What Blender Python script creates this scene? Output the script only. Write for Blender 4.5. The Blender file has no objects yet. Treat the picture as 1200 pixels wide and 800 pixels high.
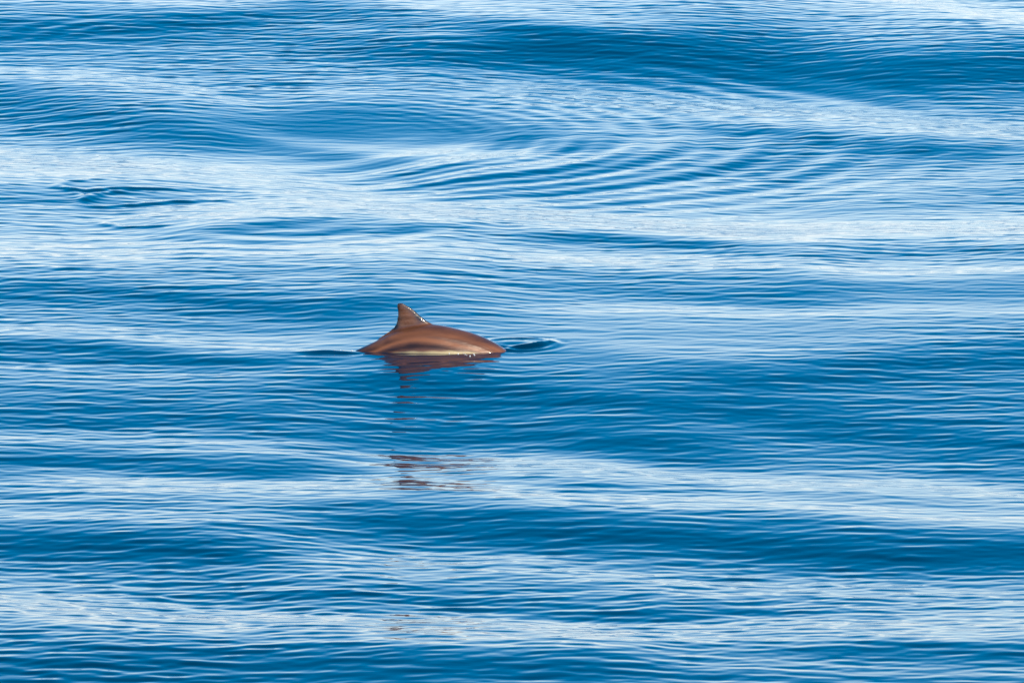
import bpy, bmesh, math
import numpy as np
from mathutils import Vector

# ------------------------------------------------------------------ camera
CAM_H, DIST = 7.4, 50.5                    # deck height, distance to the frame centre
PITCH = math.atan2(CAM_H, DIST)            # looking down at the sea
FOV = math.radians(6.3)
FPX = 600.0 / math.tan(FOV / 2)            # focal length in photograph pixels
sc = bpy.context.scene
cam_d = bpy.data.cameras.new('camera'); cam = bpy.data.objects.new('camera', cam_d)
sc.collection.objects.link(cam)
cam.location = (0, 0, CAM_H)
cam.rotation_euler = (math.pi / 2 - PITCH, 0, 0)
cam_d.sensor_width = 36; cam_d.lens = 18 / math.tan(FOV / 2)
cam_d.clip_start = 1; cam_d.clip_end = 60000
sc.camera = cam
sc.render.filter_size = 0.85
sc.render.resolution_x, sc.render.resolution_y = 1024, 682

# ------------------------------------------------------------------ light
SUN_EL, SUN_AZ = math.radians(38), math.radians(140)     # azimuth clockwise from +Y (view direction)
w = bpy.data.worlds.new('World'); sc.world = w; w.use_nodes = True
nt = w.node_tree; bg = nt.nodes['Background']
sky = nt.nodes.new('ShaderNodeTexSky'); sky.sky_type = 'NISHITA'; sky.sun_disc = False
sky.sun_elevation = SUN_EL; sky.sun_rotation = SUN_AZ
sky.air_density = 0.7; sky.dust_density = 0.0; sky.ozone_density = 6.0
hsv = nt.nodes.new('ShaderNodeHueSaturation'); hsv.inputs['Saturation'].default_value = 1.65; hsv.inputs['Hue'].default_value = .482
nt.links.new(sky.outputs[0], hsv.inputs['Color']); 
# far bank of pale cloud lying all round the horizon, with an uneven top
wtc = nt.nodes.new('ShaderNodeTexCoord'); sep = nt.nodes.new('ShaderNodeSeparateXYZ')
nt.links.new(wtc.outputs['Generated'], sep.inputs[0])
wmp = nt.nodes.new('ShaderNodeMapping'); wmp.inputs['Scale'].default_value = (1, 1, 3.5)
nt.links.new(wtc.outputs['Generated'], wmp.inputs['Vector'])
wnz = nt.nodes.new('ShaderNodeTexNoise'); wnz.inputs['Scale'].default_value = 6; wnz.inputs['Detail'].default_value = 5
nt.links.new(wmp.outputs[0], wnz.inputs['Vector'])
top = nt.nodes.new('ShaderNodeMath'); top.operation = 'MULTIPLY_ADD'; top.inputs[1].default_value = -.09
nt.links.new(wnz.outputs['Fac'], top.inputs[0]); nt.links.new(sep.outputs['Z'], top.inputs[2])
cov = nt.nodes.new('ShaderNodeMapRange'); cov.interpolation_type = 'SMOOTHSTEP'
cov.inputs['From Min'].default_value = .20; cov.inputs['From Max'].default_value = -.05
nt.links.new(top.outputs[0], cov.inputs['Value'])
cmx = nt.nodes.new('ShaderNodeMix'); cmx.data_type = 'RGBA'
nt.links.new(cov.outputs[0], cmx.inputs['Factor']); nt.links.new(hsv.outputs[0], cmx.inputs[6])
cmx.inputs[7].default_value = (5.55, 6.05, 6.25, 1)
nt.links.new(cmx.outputs[2], bg.inputs[0]); bg.inputs[1].default_value = 0.15
sun_d = bpy.data.lights.new('sun', 'SUN'); sun = bpy.data.objects.new('sun', sun_d)
sc.collection.objects.link(sun)
sun_d.energy = 2.8; sun_d.angle = math.radians(0.5); sun_d.color = (1, .84, .64)
to_sun = Vector((math.sin(SUN_AZ) * math.cos(SUN_EL), math.cos(SUN_AZ) * math.cos(SUN_EL), math.sin(SUN_EL)))
sun.rotation_euler = to_sun.to_track_quat('Z', 'Y').to_euler()
vs = sc.view_settings
vs.view_transform = 'Standard'; vs.look = 'None'; vs.gamma = 1; vs.exposure = 0.74
vs.use_curve_mapping = False

# ------------------------------------------------------------------ helpers
def smooth(a, b, x):
    t = np.clip((x - a) / (b - a), 0, 1); return t * t * (3 - 2 * t)

def ground(u, v):
    """point of the sea under photograph pixel (u, v)"""
    a = PITCH + math.atan((v - 400) / FPX)
    z = 0.0
    for _ in range(6):                     # stand on the swell once it exists
        y = (CAM_H - z) / math.tan(a)
        d = y * math.cos(PITCH) + (CAM_H - z) * math.sin(PITCH)
        x = (u - 600) / FPX * d
        if SEA is None: break
        z = .5 * z + .5 * float(SEA[np.searchsorted(YS, y), np.searchsorted(XS, x)])
    return x, y
SEA = None

rng = np.random.default_rng(11)

# ------------------------------------------------------------------ the sea surface
# one sheet: finely meshed where the swell and ripples can be told apart, coarser out to the horizon
def axis(lo, hi, step_lo, step_hi, far):
    pts = [lo]
    while pts[-1] < hi:
        t = (pts[-1] - lo) / (hi - lo)
        pts.append(pts[-1] + step_lo + (step_hi - step_lo) * t)
    up, s = [], step_hi
    p = pts[-1]
    while p < far:
        s *= 1.32; p += s; up.append(p)
    dn, s = [], step_lo
    p = pts[0]
    while p > -far:
        s *= 1.32; p -= s; dn.append(p)
    return np.array(dn[::-1] + pts + up)

XS = axis(-4.7, 4.7, .022, .022, 25000.)
YS = axis(36.8, 74.0, .0135, .021, 25000.)
X, Y = np.meshgrid(XS, YS)                       # rows along y
depth = Y * math.cos(PITCH) + CAM_H * math.sin(PITCH)
ok = depth > 5
dsafe = np.where(ok, depth, 5.)
U = 600 + X / dsafe * FPX
V = 400 + (CAM_H * math.cos(PITCH) - Y * math.sin(PITCH)) / dsafe * FPX

# swell: tilt of the long waves (degrees; + leans away from the camera and mirrors the pale low sky)
SWELL = 1.15
BANDS = [
    (-1.9, 12, [(430, 478), (520, 480), (620, 480)]), (-1.6, 14, [(420, 440), (520, 444), (640, 446)]), (-1.2, 60, [(-300, 90), (0, 90), (600, 100), (900, 100)]), (-2.8, 42, [(-300, 34), (0, 30), (560, 46), (760, 40), (980, 30)]), (-.8, 36, [(-300, 460), (0, 460), (600, 470), (1500, 470)]),
    (1.3, 46, [(-300, 240), (0, 236), (600, 262), (1200, 264), (1500, 264)]), (.9, 22, [(560, 376), (900, 380), (1500, 380)]), (.8, 30, [(-300, 700), (600, 720), (1500, 726)]),
    # top of the frame
    (2.2, 8, [(150, 4), (330, 8)]), (2.2, 9, [(430, 6), (620, 14), (740, 26), (830, 34)]),
    (-2.2, 14, [(-300, 34), (0, 34), (200, 30), (360, 14), (480, 28)]),
    (1.8, 6, [(340, 31), (470, 36), (600, 42)]),
    (3.2, 10, [(980, -2), (1080, 6), (1200, 20), (1500, 40)]),
    (.7, 8, [(150, 54), (300, 66), (420, 82), (560, 86)]),
    (-4.6, 28, [(560, 40), (700, 62), (900, 76), (1050, 84), (1200, 82), (1500, 84)]),
    (-2.0, 16, [(360, 56), (520, 60), (640, 70)]),
    (2.2, 7, [(-300, 70), (0, 83), (110, 91), (240, 106), (320, 128)]),
    (-3.2, 21, [(-300, 108), (0, 120), (120, 138), (240, 156), (400, 168), (480, 172)]),
    (1.8, 6, [(330, 112), (450, 106)]),
    (-2.2, 16, [(300, 130), (450, 136), (560, 150), (700, 165)]),
    (3.6, 8, [(250, 146), (340, 164), (450, 175), (600, 183), (680, 186)]),
    (2.2, 10, [(560, 108), (760, 116), (900, 128), (1060, 142), (1200, 152), (1500, 170)]),
    (2.0, 6, [(830, 122), (1100, 146)]),
    (-2.6, 7, [(760, 146), (900, 158), (1010, 168), (1180, 178)]),
    (2.0, 9, [(1000, 160), (1200, 150), (1500, 150)]),
    (3.0, 16, [(-300, 184), (0, 188), (140, 196), (300, 206), (420, 228), (520, 242)]),
    (-1.3, 16, [(520, 208), (700, 200), (860, 190), (1000, 200)]),
    (1.5, 14, [(860, 222), (1020, 215), (1200, 200), (1500, 190)]),
    (3.4, 11, [(160, 246), (330, 246), (460, 250), (600, 256), (800, 264), (950, 270)]),
    (3.6, 13, [(880, 276), (1000, 272), (1200, 268), (1500, 262)]),
    (-1.8, 12, [(-300, 232), (0, 232), (150, 232), (260, 230)]),
    (-3.6, 4, [(220, 273), (300, 266), (400, 258), (480, 254)]),
    (-3.6, 4, [(340, 278), (450, 272), (580, 264)]),
    (-3.2, 6, [(580, 276), (700, 280), (880, 290)]),
    (2.6, 14, [(-300, 292), (0, 292), (300, 296), (560, 292)]),
    (3.3, 8, [(560, 300), (700, 304), (840, 312), (1000, 318), (1200, 315), (1500, 312)]),
    # middle
    (-2.6, 11, [(-300, 348), (0, 342), (120, 346), (260, 358), (380, 364), (520, 350)]),
    (1.0, 10, [(80, 330), (300, 332), (560, 340)]),
    (2.6, 7, [(-300, 390), (0, 391), (130, 391), (240, 400), (330, 406), (430, 402)]),
    (2.0, 7, [(620, 360), (760, 364), (900, 366), (1060, 362), (1500, 366)]),
    (-1.6, 6, [(680, 350), (860, 352), (1000, 348)]),
    (1.3, 9, [(660, 398), (760, 408), (900, 410), (1060, 402)]),
    (-2.6, 10, [(-300, 410), (0, 408), (100, 410), (240, 424), (360, 422)]),
    (1.5, 7, [(-300, 425), (0, 432), (160, 442), (330, 440)]),
    (-1.8, 8, [(600, 345), (520, 368), (600, 376)][1:]),
    (-2.2, 13, [(330, 462), (460, 452), (620, 462), (760, 478), (900, 480)]),
    (-2.0, 13, [(760, 440), (900, 448), (1060, 432), (1200, 418), (1500, 410)]),
    (-2.6, 14, [(400, 505), (540, 511), (640, 510), (760, 520), (880, 528)]),
    (-1.8, 16, [(860, 490), (1000, 500), (1200, 526), (1500, 540)]),
    (-1.8, 14, [(-300, 480), (0, 486), (200, 490), (400, 498)]),
    (1.6, 6, [(-300, 505), (0, 512), (200, 518), (420, 530)]),
    # lower
    (-2.8, 8, [(-300, 538), (0, 540), (160, 540), (300, 546), (430, 548)]),
    (3.7, 9, [(400, 540), (560, 544), (700, 549), (900, 564), (1060, 572), (1200, 580), (1500, 600)]),
    (3.2, 9, [(30, 563), (160, 567), (300, 571), (480, 570), (620, 575)]),
    (3.0, 9, [(560, 576), (700, 582), (900, 592), (1050, 600), (1200, 606), (1500, 620)]),
    (1.8, 9, [(-300, 596), (0, 600), (160, 604), (300, 600)]),
    (-3.8, 16, [(-300, 632), (0, 632), (130, 640), (260, 648), (340, 650)]),
    (-3.6, 17, [(380, 610), (600, 618), (800, 634), (1000, 646), (1200, 650), (1500, 655)]),
    (2.4, 13, [(320, 650), (460, 656), (600, 664), (760, 680), (960, 690), (1200, 700), (1500, 704)]),
    (-2.8, 9, [(180, 692), (340, 700), (480, 708), (620, 714), (780, 720), (900, 716)]),
    (3.6, 16, [(-300, 690), (0, 706), (150, 718), (300, 730), (460, 734), (600, 734), (760, 740)]),
    (2.8, 14, [(640, 740), (800, 742), (960, 740), (1200, 734), (1500, 730)]),
    (-2.8, 16, [(-300, 778), (0, 784), (300, 780), (600, 784), (760, 796)]),
    (-2.4, 9, [(960, 766), (1100, 762), (1200, 764), (1500, 770)]),
    (1.4, 8, [(760, 775), (960, 782), (1200, 790), (1500, 795)]),
]
inset = ok & (U > -420) & (U < 1620) & (V > -120) & (V < 930) & (Y > 20)
r0, r1 = np.where(inset.any(1))[0][[0, -1]]; c0, c1 = np.where(inset.any(0))[0][[0, -1]]
sl = (slice(r0, r1 + 1), slice(c0, c1 + 1))
u = U[sl]
ysub = Y[sl]; dy = np.gradient(YS)[r0:r1 + 1][:, None]
yy = ysub[:, 0]
uni = np.linspace(yy[0], yy[-1], len(yy)); step = uni[1] - uni[0]
cols = np.arange(u.shape[1])
sig = 4.0 / step
kr = np.exp(-.5 * (np.arange(-int(3 * sig), int(3 * sig) + 1, 8) / sig) ** 2)
pad = len(kr) // 2
h = np.zeros(u.shape)
for it in range(4):                       # the crests' own height moves where they are seen: settle it in a few rounds
    v = 400 + ((CAM_H - h) * math.cos(PITCH) - ysub * math.sin(PITCH)) / dsafe[sl] * FPX
    tilt = np.full(u.shape, 0.35)
    wob = 3 * np.sin(u / 91 + v / 23) + 2.2 * np.sin(u / 47 - v / 11 + 2)
    for amp, th, pl in BANDS:
        px, py = np.array(pl).T.astype(float)
        c = np.interp(u, px, py) + wob * min(1, th / 12)
        win = smooth(px[0] - 80, px[0] + 120, u) * (1 - smooth(px[-1] - 120, px[-1] + 80, u))
        tilt += SWELL * amp * win * np.exp(-((v - c) / th) ** 2 / 1.3)
    inside = smooth(-400, -150, u) * (1 - smooth(1350, 1600, u)) * smooth(-110, -20, V[sl]) * (1 - smooth(820, 920, V[sl]))
    hn = np.cumsum(-np.tan(np.radians(np.clip(tilt, -9, 6.5))) * inside * dy, axis=0)
    # keep only waves up to about 9 m: take off the slow drift of every column
    hu = np.stack([np.interp(uni, yy, hn[:, k]) for k in cols], 1)[::8]
    hp = np.concatenate([np.repeat(hu[:1], pad, 0), hu, np.repeat(hu[-1:], pad, 0)], 0)
    low = np.stack([np.convolve(hp[:, k], kr, 'valid') / kr.sum() for k in cols], 1)
    hn = hn - np.stack([np.interp(yy, uni[::8], low[:, k]) for k in cols], 1)
    h = hn if it == 0 else .5 * h + .5 * hn
Z = np.zeros_like(X)
wgt = np.zeros_like(X)
Z[sl] = h * inside; wgt[sl] = inside

spx = np.gradient(XS)[None, :]; spy = np.gradient(YS)[:, None]
def add_wave(Z, lam, ang, s_deg, ph, mask):
    """a straight wave travelling at `ang` from the view direction with a given steepness"""
    k = 2 * math.pi / lam; kx, ky = k * math.sin(ang), k * math.cos(ang)
    fade = (1 - smooth(.22, .42, abs(ky) * spy / (2 * math.pi))) * (1 - smooth(.22, .42, abs(kx) * spx / (2 * math.pi)))
    jj = np.where(fade.max(0) > 0)[0]; ii = np.where(fade.max(1) > 0)[0]
    s = (slice(ii[0], ii[-1] + 1), slice(jj[0], jj[-1] + 1))
    a = math.tan(math.radians(s_deg)) * lam / (2 * math.pi)
    cx = (kx * XS[s[1]] + ph).astype(np.float32); cy = (ky * YS[s[0]]).astype(np.float32)
    wv = np.outer(np.sin(cy), np.cos(cx)) + np.outer(np.cos(cy), np.sin(cx))
    Z[s] += a * wv * fade[s] * (mask[s] if mask is not None else 1)

# open-sea swell outside the surveyed patch
free = 1 - wgt
for i in range(26):
    add_wave(Z, 1.6 * 6 ** rng.random(), rng.normal(0, .3), .75, rng.random() * 6.28, free)

SEA = Z.copy()
# ripples: many crossing short waves, in patches of more and less wind
def patch(sx, sy, n, seed):
    g = np.random.default_rng(seed); f = np.zeros_like(X, dtype=np.float32)
    for _ in range(n):
        a = (g.normal() / sx); b = (g.normal() / sy); p = g.random() * 6.28
        f += np.outer(np.sin(b * YS + p), np.cos(a * XS)) + np.outer(np.cos(b * YS + p), np.sin(a * XS))
    return f / math.sqrt(n)
R = np.zeros_like(X, dtype=np.float32)
masks = [np.clip(.95 + .55 * patch(.9, 1.1, 14, 40 + m), .22, 2.0) for m in range(4)]
# calm streaks
def soft(uc, vc, ru, rv):
    return np.exp(-((U - uc) / ru) ** 2 - ((V - vc) / rv) ** 2) * ok
calm = 1 - .65 * soft(400, 140, 190, 26) - .45 * soft(980, 85, 260, 25) - .5 * soft(1050, 272, 260, 12) - .4 * soft(450, 172, 200, 10) - .3 * soft(250, 200, 230, 14)
calm = np.clip(calm, .25, 1)
NW = 170
for i in range(NW):
    lam = .075 * (.72 / .075) ** ((i + rng.random()) / NW)
    spread = .46 if lam < .2 else .36
    s_deg = .325 * (1.0 if lam < .21 else .48) * (1 if lam < .42 else .5)
    add_wave(R, lam, rng.normal(.07, spread), s_deg, rng.random() * 6.28, masks[i % 4])
R *= calm

# spreading ring waves left by earlier dives
def ring(cu, cv, ra, rb, lam_a, lam_b, s_deg, a0, a1, soft_ang=.35):
    cx, cy = ground(cu, cv)
    dx, dyy = X - cx, Y - cy
    r = np.hypot(dx, dyy); th = np.arctan2(dyy, dx)
    t = np.clip((r - ra) / (rb - ra), 0, 1)
    lam = lam_a + (lam_b - lam_a) * t
    q = (lam_b - lam_a) / (rb - ra)
    phs = 2 * math.pi * (np.log(np.maximum(lam, 1e-6) / lam_a) / q) if abs(q) > 1e-6 else 2 * math.pi * (r - ra) / lam_a
    env = np.sin(math.pi * t ** .85) ** .8 * ((r > ra) & (r < rb))
    ang = smooth(a0 - soft_ang, a0 + soft_ang, th) * (1 - smooth(a1 - soft_ang, a1 + soft_ang, th))
    return math.tan(math.radians(s_deg)) * lam / 6.283 * np.sin(phs) * env * ang
R *= 1 - .55 * soft(700, 185, 300, 70)
R += ring(287, 165, 1.2, 5.4, .12, .46, 3.6, -1.2, 1.0)
R += ring(150, 128, 2.0, 6.0, .55, .75, 2.6, -1.2, -.35)
R += ring(175, 45, .3, 1.3, .18, .30, 2.8, 2.0, 3.6)
R += ring(330, 262, .25, 1.6, .34, .5, 2.2, -2.6, 2.6)

# wrinkled eddy left where the animal last broke the surface
def ridge(pl, half, height):
    """low ridge of water along a polyline of photograph pixels"""
    P = np.array([ground(*p) for p in pl]); best = np.full_like(X, 1e9); tpos = np.zeros_like(X)
    lo, hi = P.min(0) - 6 * half, P.max(0) + 6 * half
    jj = np.where((XS > lo[0]) & (XS < hi[0]))[0]; ii = np.where((YS > lo[1]) & (YS < hi[1]))[0]
    s = (slice(ii[0], ii[-1] + 1), slice(jj[0], jj[-1] + 1))
    xs, ys = X[s], Y[s]; best = np.full(xs.shape, 1e9); tt = np.zeros(xs.shape); n = len(P) - 1
    for i in range(n):
        a, b = P[i], P[i + 1]; d = b - a; L = d @ d
        t = np.clip(((xs - a[0]) * d[0] + (ys - a[1]) * d[1]) / L, 0, 1)
        q = np.hypot(xs - a[0] - t * d[0], ys - a[1] - t * d[1])
        m = q < best; best = np.where(m, q, best); tt = np.where(m, (i + t) / n, tt)
    out = np.zeros_like(X)
    out[s] = height * np.exp(-(best / half) ** 2) * np.sin(math.pi * np.clip(tt * .92 + .06, 0, 1)) ** .6
    return out
for pl, hw, hh in [
    ([(66, 219), (80, 213), (122, 209)], .06, .008), ([(66, 220), (100, 224), (140, 221), (222, 222)], .07, .012),
    ([(92, 240), (105, 230), (122, 226)], .06, .009), ([(92, 240), (112, 243), (150, 241), (200, 237), (250, 234), (290, 238)], .08, .012),
    ([(116, 261), (140, 266), (200, 264)], .06, .008), ([(100, 236), (118, 228), (160, 221)], .06, .008),
    ([(68, 217), (84, 222), (96, 232), (104, 240)], .05, .006),
]:
    R += ridge(pl, .75 * hw, 1.05 * hh)

# water pushed up round the animal: a smooth mound ahead of the head, a trail behind the tail stock
WX, WY = ground(504, 414)
near = np.exp(-((X - WX) / .62) ** 4 - ((Y - WY) / .42) ** 2)
bx, by = ground(604, 404)
mound_r = np.hypot((X - bx) / 1.0, (Y - by) / 1.05)
R *= (1 - .78 * np.exp(-(mound_r / .2) ** 4)) * (1 - .35 * near)
R += .017 * np.exp(-(mound_r / .17) ** 2)
R += ridge([(566, 401), (600, 398.5), (630, 399), (643, 402), (628, 406), (602, 409.5), (580, 412)], .030, .014)
R += .0035 * np.sin(mound_r / .05 * 6.28 * .5) * np.exp(-((mound_r - .19) / .09) ** 2)
R += ridge([(352, 413), (385, 412), (425, 414)], .035, .009) - ridge([(352, 416), (390, 415.5), (430, 416)], .04, .005)
R += ridge([(425, 416), (470, 418), (520, 418), (560, 416), (590, 411)], .05, .006)
Z = Z + R

def height_at(x, y):
    return float(Z[np.searchsorted(YS, y), np.searchsorted(XS, x)])

ny, nx = Z.shape
co = np.stack([X, Y, Z], -1).reshape(-1, 3).astype(np.float32)
idx = np.arange(ny * nx).reshape(ny, nx)
quads = np.stack([idx[:-1, :-1], idx[:-1, 1:], idx[1:, 1:], idx[1:, :-1]], -1).reshape(-1, 4).astype(np.int32)
me = bpy.data.meshes.new('sea')
me.vertices.add(len(co)); me.vertices.foreach_set('co', co.ravel())
me.loops.add(quads.size); me.loops.foreach_set('vertex_index', quads.ravel())
me.polygons.add(len(quads))
me.polygons.foreach_set('loop_start', np.arange(0, quads.size, 4, dtype=np.int32))
me.polygons.foreach_set('use_smooth', np.ones(len(quads), dtype=bool))
me.update()
sea = bpy.data.objects.new('sea', me); sc.collection.objects.link(sea)
sea['kind'] = 'structure'
sea['label'] = 'rippled blue sea surface with pale swell bands'

def mat(name):
    m = bpy.data.materials.new(name); m.use_nodes = True
    return m, m.node_tree, m.node_tree.nodes['Principled BSDF']

m, nt, b = mat('sea_water')
b.inputs['Base Color'].default_value = (.000, .020, .048, 1)
b.inputs['Roughness'].default_value = .035
b.inputs['IOR'].default_value = 1.333
tc = nt.nodes.new('ShaderNodeTexCoord'); mp = nt.nodes.new('ShaderNodeMapping')
mp.inputs['Scale'].default_value = (.42, 1.0, 1.0); mp.inputs['Rotation'].default_value = (0, 0, -.07)
nt.links.new(tc.outputs['Object'], mp.inputs['Vector'])
nz = nt.nodes.new('ShaderNodeTexNoise'); nz.inputs['Scale'].default_value = 14; nz.inputs['Detail'].default_value = 2.0
nt.links.new(mp.outputs[0], nz.inputs['Vector'])
bp = nt.nodes.new('ShaderNodeBump'); bp.inputs['Strength'].default_value = 1; bp.inputs['Distance'].default_value = .0012
nt.links.new(nz.outputs['Fac'], bp.inputs['Height'])
nt.links.new(bp.outputs[0], b.inputs['Normal'])
me.materials.append(m)

# ------------------------------------------------------------------ the porpoise
# top line of the arched back (x forward, z up, metres, z = 0 at the waterline) and half depth there
BACK = np.array([(-1.02, -.52, .022), (-.80, -.32, .040), (-.60, -.135, .074), (-.48, -.052, .094), (-.41, -.006, .104),
                 (-.294, .044, .118), (-.24, .074, .126), (-.19, .103, .134), (-.08, .134, .147), (.03, .138, .154),
                 (.12, .117, .156), (.21, .096, .153), (.30, .062, .146), (.38, .020, .136), (.43, -.018, .128), (.49, -.085, .112), (.545, -.17, .088),
                 (.58, -.24, .058), (.595, -.275, .020)])
def resample(P, n):
    d = np.r_[0, np.cumsum(np.hypot(np.diff(P[:, 0]), np.diff(P[:, 1])))]
    t = np.linspace(0, d[-1], n); out = np.stack([np.interp(t, d, P[:, k]) for k in range(P.shape[1])], 1)
    for _ in range(6):
        out[1:-1] = .25 * out[:-2] + .5 * out[1:-1] + .25 * out[2:]
    return out
bm = bmesh.new()
def loft(sections):
    rings = [[bm.verts.new(p) for p in s] for s in sections]
    n = len(rings[0])
    for a, c in zip(rings[:-1], rings[1:]):
        for i in range(n):
            bm.faces.new((a[i], a[(i + 1) % n], c[(i + 1) % n], c[i]))
    bm.faces.new(rings[0][::-1]); bm.faces.new(rings[-1])
S = resample(BACK, 90)
T = np.gradient(S[:, :2], axis=0); T /= np.linalg.norm(T, axis=1)[:, None]
secs = []
for (x, z, r), (tx, tz) in zip(S, T):
    nxx, nzz = -tz, tx
    cx, cz = x - nxx * r, z - nzz * r
    ring_ = []
    for k in range(40):
        a = 2 * math.pi * k / 40
        up, side = math.cos(a), math.sin(a)
        # slightly keeled back, faint groove along the flank
        rv = r * (1 + .035 * max(0, up) ** 8)
        rs = r * .93 * (1 - .085 * math.exp(-((up - .52) / .16) ** 2) - .07 * max(0, up) ** 3)
        ring_.append((cx + nxx * rv * up, rs * side, cz + nzz * rv * up))
    secs.append(ring_)
loft(secs)
# dorsal fin: outline traced as (trailing x, leading x) against height
FIN = [(.06, -.285, .10), (.085, -.248, .085), (.105, -.218, .068), (.125, -.196, .044), (.140, -.186, .016), (.160, -.180, -.020), (.182, -.177, -.048),
       (.20, -.176, -.068), (.218, -.177, -.088), (.234, -.179, -.110), (.246, -.180, -.132), (.256, -.174, -.150)]
fs = []
for i, (z, xt, xl) in enumerate(FIN):
    th = .021 * (1 - .72 * i / (len(FIN) - 1))
    sec = []
    for k in range(28):
        a = 2 * math.pi * k / 28; c_ = math.cos(a)
        x = (xl + xt) / 2 + (xl - xt) / 2 * c_
        f = (c_ + 1) / 2
        t = th * math.sin(a) * (.30 + 1.35 * math.sqrt(max(f, 0)) * (1 - .45 * f))
        sec.append((x, t, z))
    fs.append(sec)
loft(fs)
# flippers and flukes (under water)
for s in (-1, 1):
    fl = []
    for i in range(8):
        t = i / 7; chord = .055 * (1 - .75 * t ** 2)
        c = Vector((.36 - .10 * t, s * (.10 + .15 * t), -.16 - .10 * t))
        fl.append([(c.x + chord * math.cos(a), c.y, c.z + .012 * (1 - .6 * t) * math.sin(a)) for a in np.linspace(0, 2 * math.pi, 16, endpoint=False)])
    loft(fl if s > 0 else [f[::-1] for f in fl])
    fk = []
    for i in range(8):
        t = i / 7; chord = .085 * (1 - .85 * t ** 1.5)
        c = Vector((-.99 - .09 * t ** 1.4, s * (.0 + .22 * t), -.52))
        fk.append([(c.x + chord * math.cos(a), c.y, c.z + .5 * chord * math.cos(a) + .014 * (1 - .6 * t) * math.sin(a)) for a in np.linspace(0, 2 * math.pi, 16, endpoint=False)])
    loft(fk if s > 0 else [f[::-1] for f in fk])
bmesh.ops.recalc_face_normals(bm, faces=bm.faces)
pm = bpy.data.meshes.new('porpoise_raw'); bm.to_mesh(pm); bm.free()
raw = bpy.data.objects.new('porpoise_raw', pm); sc.collection.objects.link(raw)
md = raw.modifiers.new('r', 'REMESH'); md.mode = 'VOXEL'; md.voxel_size = .0048; md.use_smooth_shade = True
md2 = raw.modifiers.new('s', 'SMOOTH'); md2.factor = .5; md2.iterations = 4
dg = bpy.context.evaluated_depsgraph_get()
body = bpy.data.meshes.new_from_object(raw.evaluated_get(dg)); body.name = 'porpoise'
bpy.data.objects.remove(raw); bpy.data.meshes.remove(pm)
n = len(body.vertices); vc = np.empty(n * 3, np.float32); body.vertices.foreach_get('co', vc); vc = vc.reshape(-1, 3)
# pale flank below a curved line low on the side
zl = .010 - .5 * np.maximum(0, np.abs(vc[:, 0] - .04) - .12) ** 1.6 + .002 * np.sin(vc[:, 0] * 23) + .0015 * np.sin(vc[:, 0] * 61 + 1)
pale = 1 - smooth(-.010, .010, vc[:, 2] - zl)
# lengthwise tone bands: mid-brown back, flank-crease highlight painted as a light streak, dark band below, dark fin edges
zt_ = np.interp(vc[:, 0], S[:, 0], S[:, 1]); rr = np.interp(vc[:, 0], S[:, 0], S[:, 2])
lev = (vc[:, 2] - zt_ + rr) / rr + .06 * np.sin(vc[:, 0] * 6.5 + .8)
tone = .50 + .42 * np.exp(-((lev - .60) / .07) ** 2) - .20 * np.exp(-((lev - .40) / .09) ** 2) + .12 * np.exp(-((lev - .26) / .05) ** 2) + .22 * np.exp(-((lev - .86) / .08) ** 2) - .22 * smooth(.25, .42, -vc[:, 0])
fin = smooth(.0, .025, vc[:, 2] - zt_ - .004) * ((vc[:, 0] > -.26) & (vc[:, 0] < .06))
back_x = vc[:, 0] + .187; lead_x = np.interp(vc[:, 2], [f[0] for f in FIN], [f[2] for f in FIN]) - vc[:, 0]
ftone = .62 - .55 * np.exp(-(back_x / .020) ** 2) - .45 * np.exp(-(lead_x / .030) ** 2) - .35 * np.exp(-((vc[:, 0] + .04) / .035) ** 2)
tone = np.clip(tone * (1 - fin) + ftone * fin, 0, 1)
at = body.attributes.new('tone', 'FLOAT', 'POINT'); at.data.foreach_set('value', tone.astype(np.float32))
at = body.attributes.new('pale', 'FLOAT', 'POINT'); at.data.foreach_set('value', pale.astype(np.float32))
body.polygons.foreach_set('use_smooth', np.ones(len(body.polygons), dtype=bool)); body.update()
por = bpy.data.objects.new('porpoise', body); sc.collection.objects.link(por)
wz = float(np.mean([height_at(WX + t, WY + .12) for t in np.linspace(-.4, .4, 17)]))
por.location = (WX, WY + .13, wz)
por['label'] = 'wet brown porpoise arching its back and dorsal fin out of the sea'
por['category'] = 'porpoise'

m, nt, b = mat('wet_skin')
b.inputs['Roughness'].default_value = .40
b.inputs['Specular IOR Level'].default_value = .4
b.inputs['Coat Weight'].default_value = 1.0; b.inputs['Coat Roughness'].default_value = .05; b.inputs['Coat IOR'].default_value = 1.333
tc = nt.nodes.new('ShaderNodeTexCoord')
def noise(scale, sx, sy, sz, det):
    mp = nt.nodes.new('ShaderNodeMapping'); mp.inputs['Scale'].default_value = (sx, sy, sz)
    nt.links.new(tc.outputs['Object'], mp.inputs['Vector'])
    z = nt.nodes.new('ShaderNodeTexNoise'); z.inputs['Scale'].default_value = scale; z.inputs['Detail'].default_value = det
    nt.links.new(mp.outputs[0], z.inputs['Vector']); return z
n1 = noise(14, .26, 1, 1.7, 6)
cr = nt.nodes.new('ShaderNodeValToRGB')
cr.color_ramp.elements[0].position = .34; cr.color_ramp.elements[0].color = (.014, .005, .003, 1)
cr.color_ramp.elements[1].position = .72; cr.color_ramp.elements[1].color = (.27, .092, .030, 1)
ta = nt.nodes.new('ShaderNodeAttribute'); ta.attribute_name = 'tone'
tm = nt.nodes.new('ShaderNodeMix'); tm.inputs['Factor'].default_value = .52
nt.links.new(n1.outputs['Fac'], tm.inputs[2]); nt.links.new(ta.outputs['Fac'], tm.inputs[3])
nt.links.new(tm.outputs[0], cr.inputs['Fac'])
mx = nt.nodes.new('ShaderNodeMix'); mx.data_type = 'RGBA'
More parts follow.
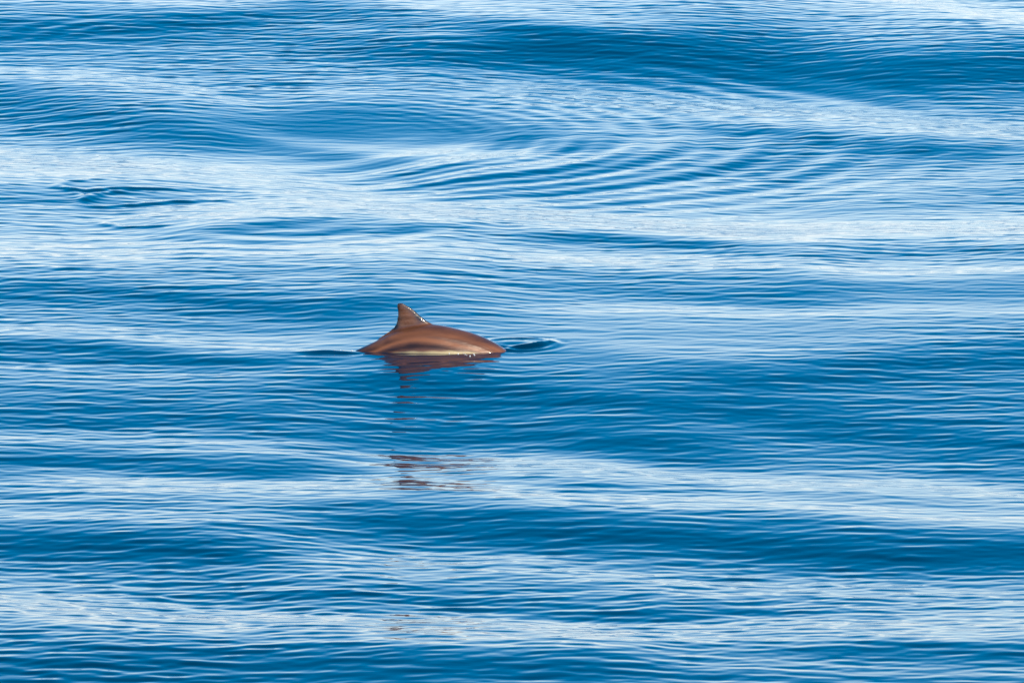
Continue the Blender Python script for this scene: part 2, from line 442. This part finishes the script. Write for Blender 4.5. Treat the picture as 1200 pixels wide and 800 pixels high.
an = nt.nodes.new('ShaderNodeAttribute'); an.attribute_name = 'pale'
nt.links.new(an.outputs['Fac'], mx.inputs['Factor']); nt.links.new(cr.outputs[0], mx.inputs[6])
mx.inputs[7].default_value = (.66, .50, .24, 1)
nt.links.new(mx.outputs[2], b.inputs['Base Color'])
n2 = noise(26, .12, 1, 1, 3)
bp = nt.nodes.new('ShaderNodeBump'); bp.inputs['Strength'].default_value = .6; bp.inputs['Distance'].default_value = .011
nt.links.new(n2.outputs['Fac'], bp.inputs['Height'])
nt.links.new(bp.outputs[0], b.inputs['Normal'])
n3 = noise(40, .3, 1, 1, 2)
bp3 = nt.nodes.new('ShaderNodeBump'); bp3.inputs['Strength'].default_value = .5; bp3.inputs['Distance'].default_value = .004
nt.links.new(n3.outputs['Fac'], bp3.inputs['Height']); nt.links.new(bp3.outputs[0], b.inputs['Coat Normal'])
body.materials.append(m)

# ------------------------------------------------------------------ white beads standing in for sun glints and specks at the waterline
g = np.random.default_rng(5)
bm = bmesh.new()
spots = [(545, 402.5, 1.0)]
for (ua, ub, vv, cnt) in [(512, 572, 412.5, 26), (535, 560, 417, 8), (390, 416, 412.5, 7)]:
    for _ in range(cnt):
        spots.append((g.uniform(ua, ub), vv + g.normal(0, 1.0), g.uniform(.35, 1.0)))
for (uu, vv, s) in spots[1:]:
    x, y = ground(uu, vv)
    z = height_at(x, y)
    ret = bmesh.ops.create_icosphere(bm, subdivisions=2, radius=.0042 * s)
    for vtx in ret['verts']:
        vtx.co += Vector((x, y, z + .002))
fm = bpy.data.meshes.new('glint_beads'); bm.to_mesh(fm); bm.free()
fm.polygons.foreach_set('use_smooth', np.ones(len(fm.polygons), dtype=bool))
glint_beads = bpy.data.objects.new('glint_beads', fm); sc.collection.objects.link(glint_beads)
glint_beads['kind'] = 'stuff'; glint_beads['label'] = 'tiny white beads standing in for sun glints and specks along the waterline of the porpoise'; glint_beads['category'] = 'glint_beads'
m, nt, b = mat('glint_white')
b.inputs['Base Color'].default_value = (.85, .82, .75, 1); b.inputs['Roughness'].default_value = .3
fm.materials.append(m)
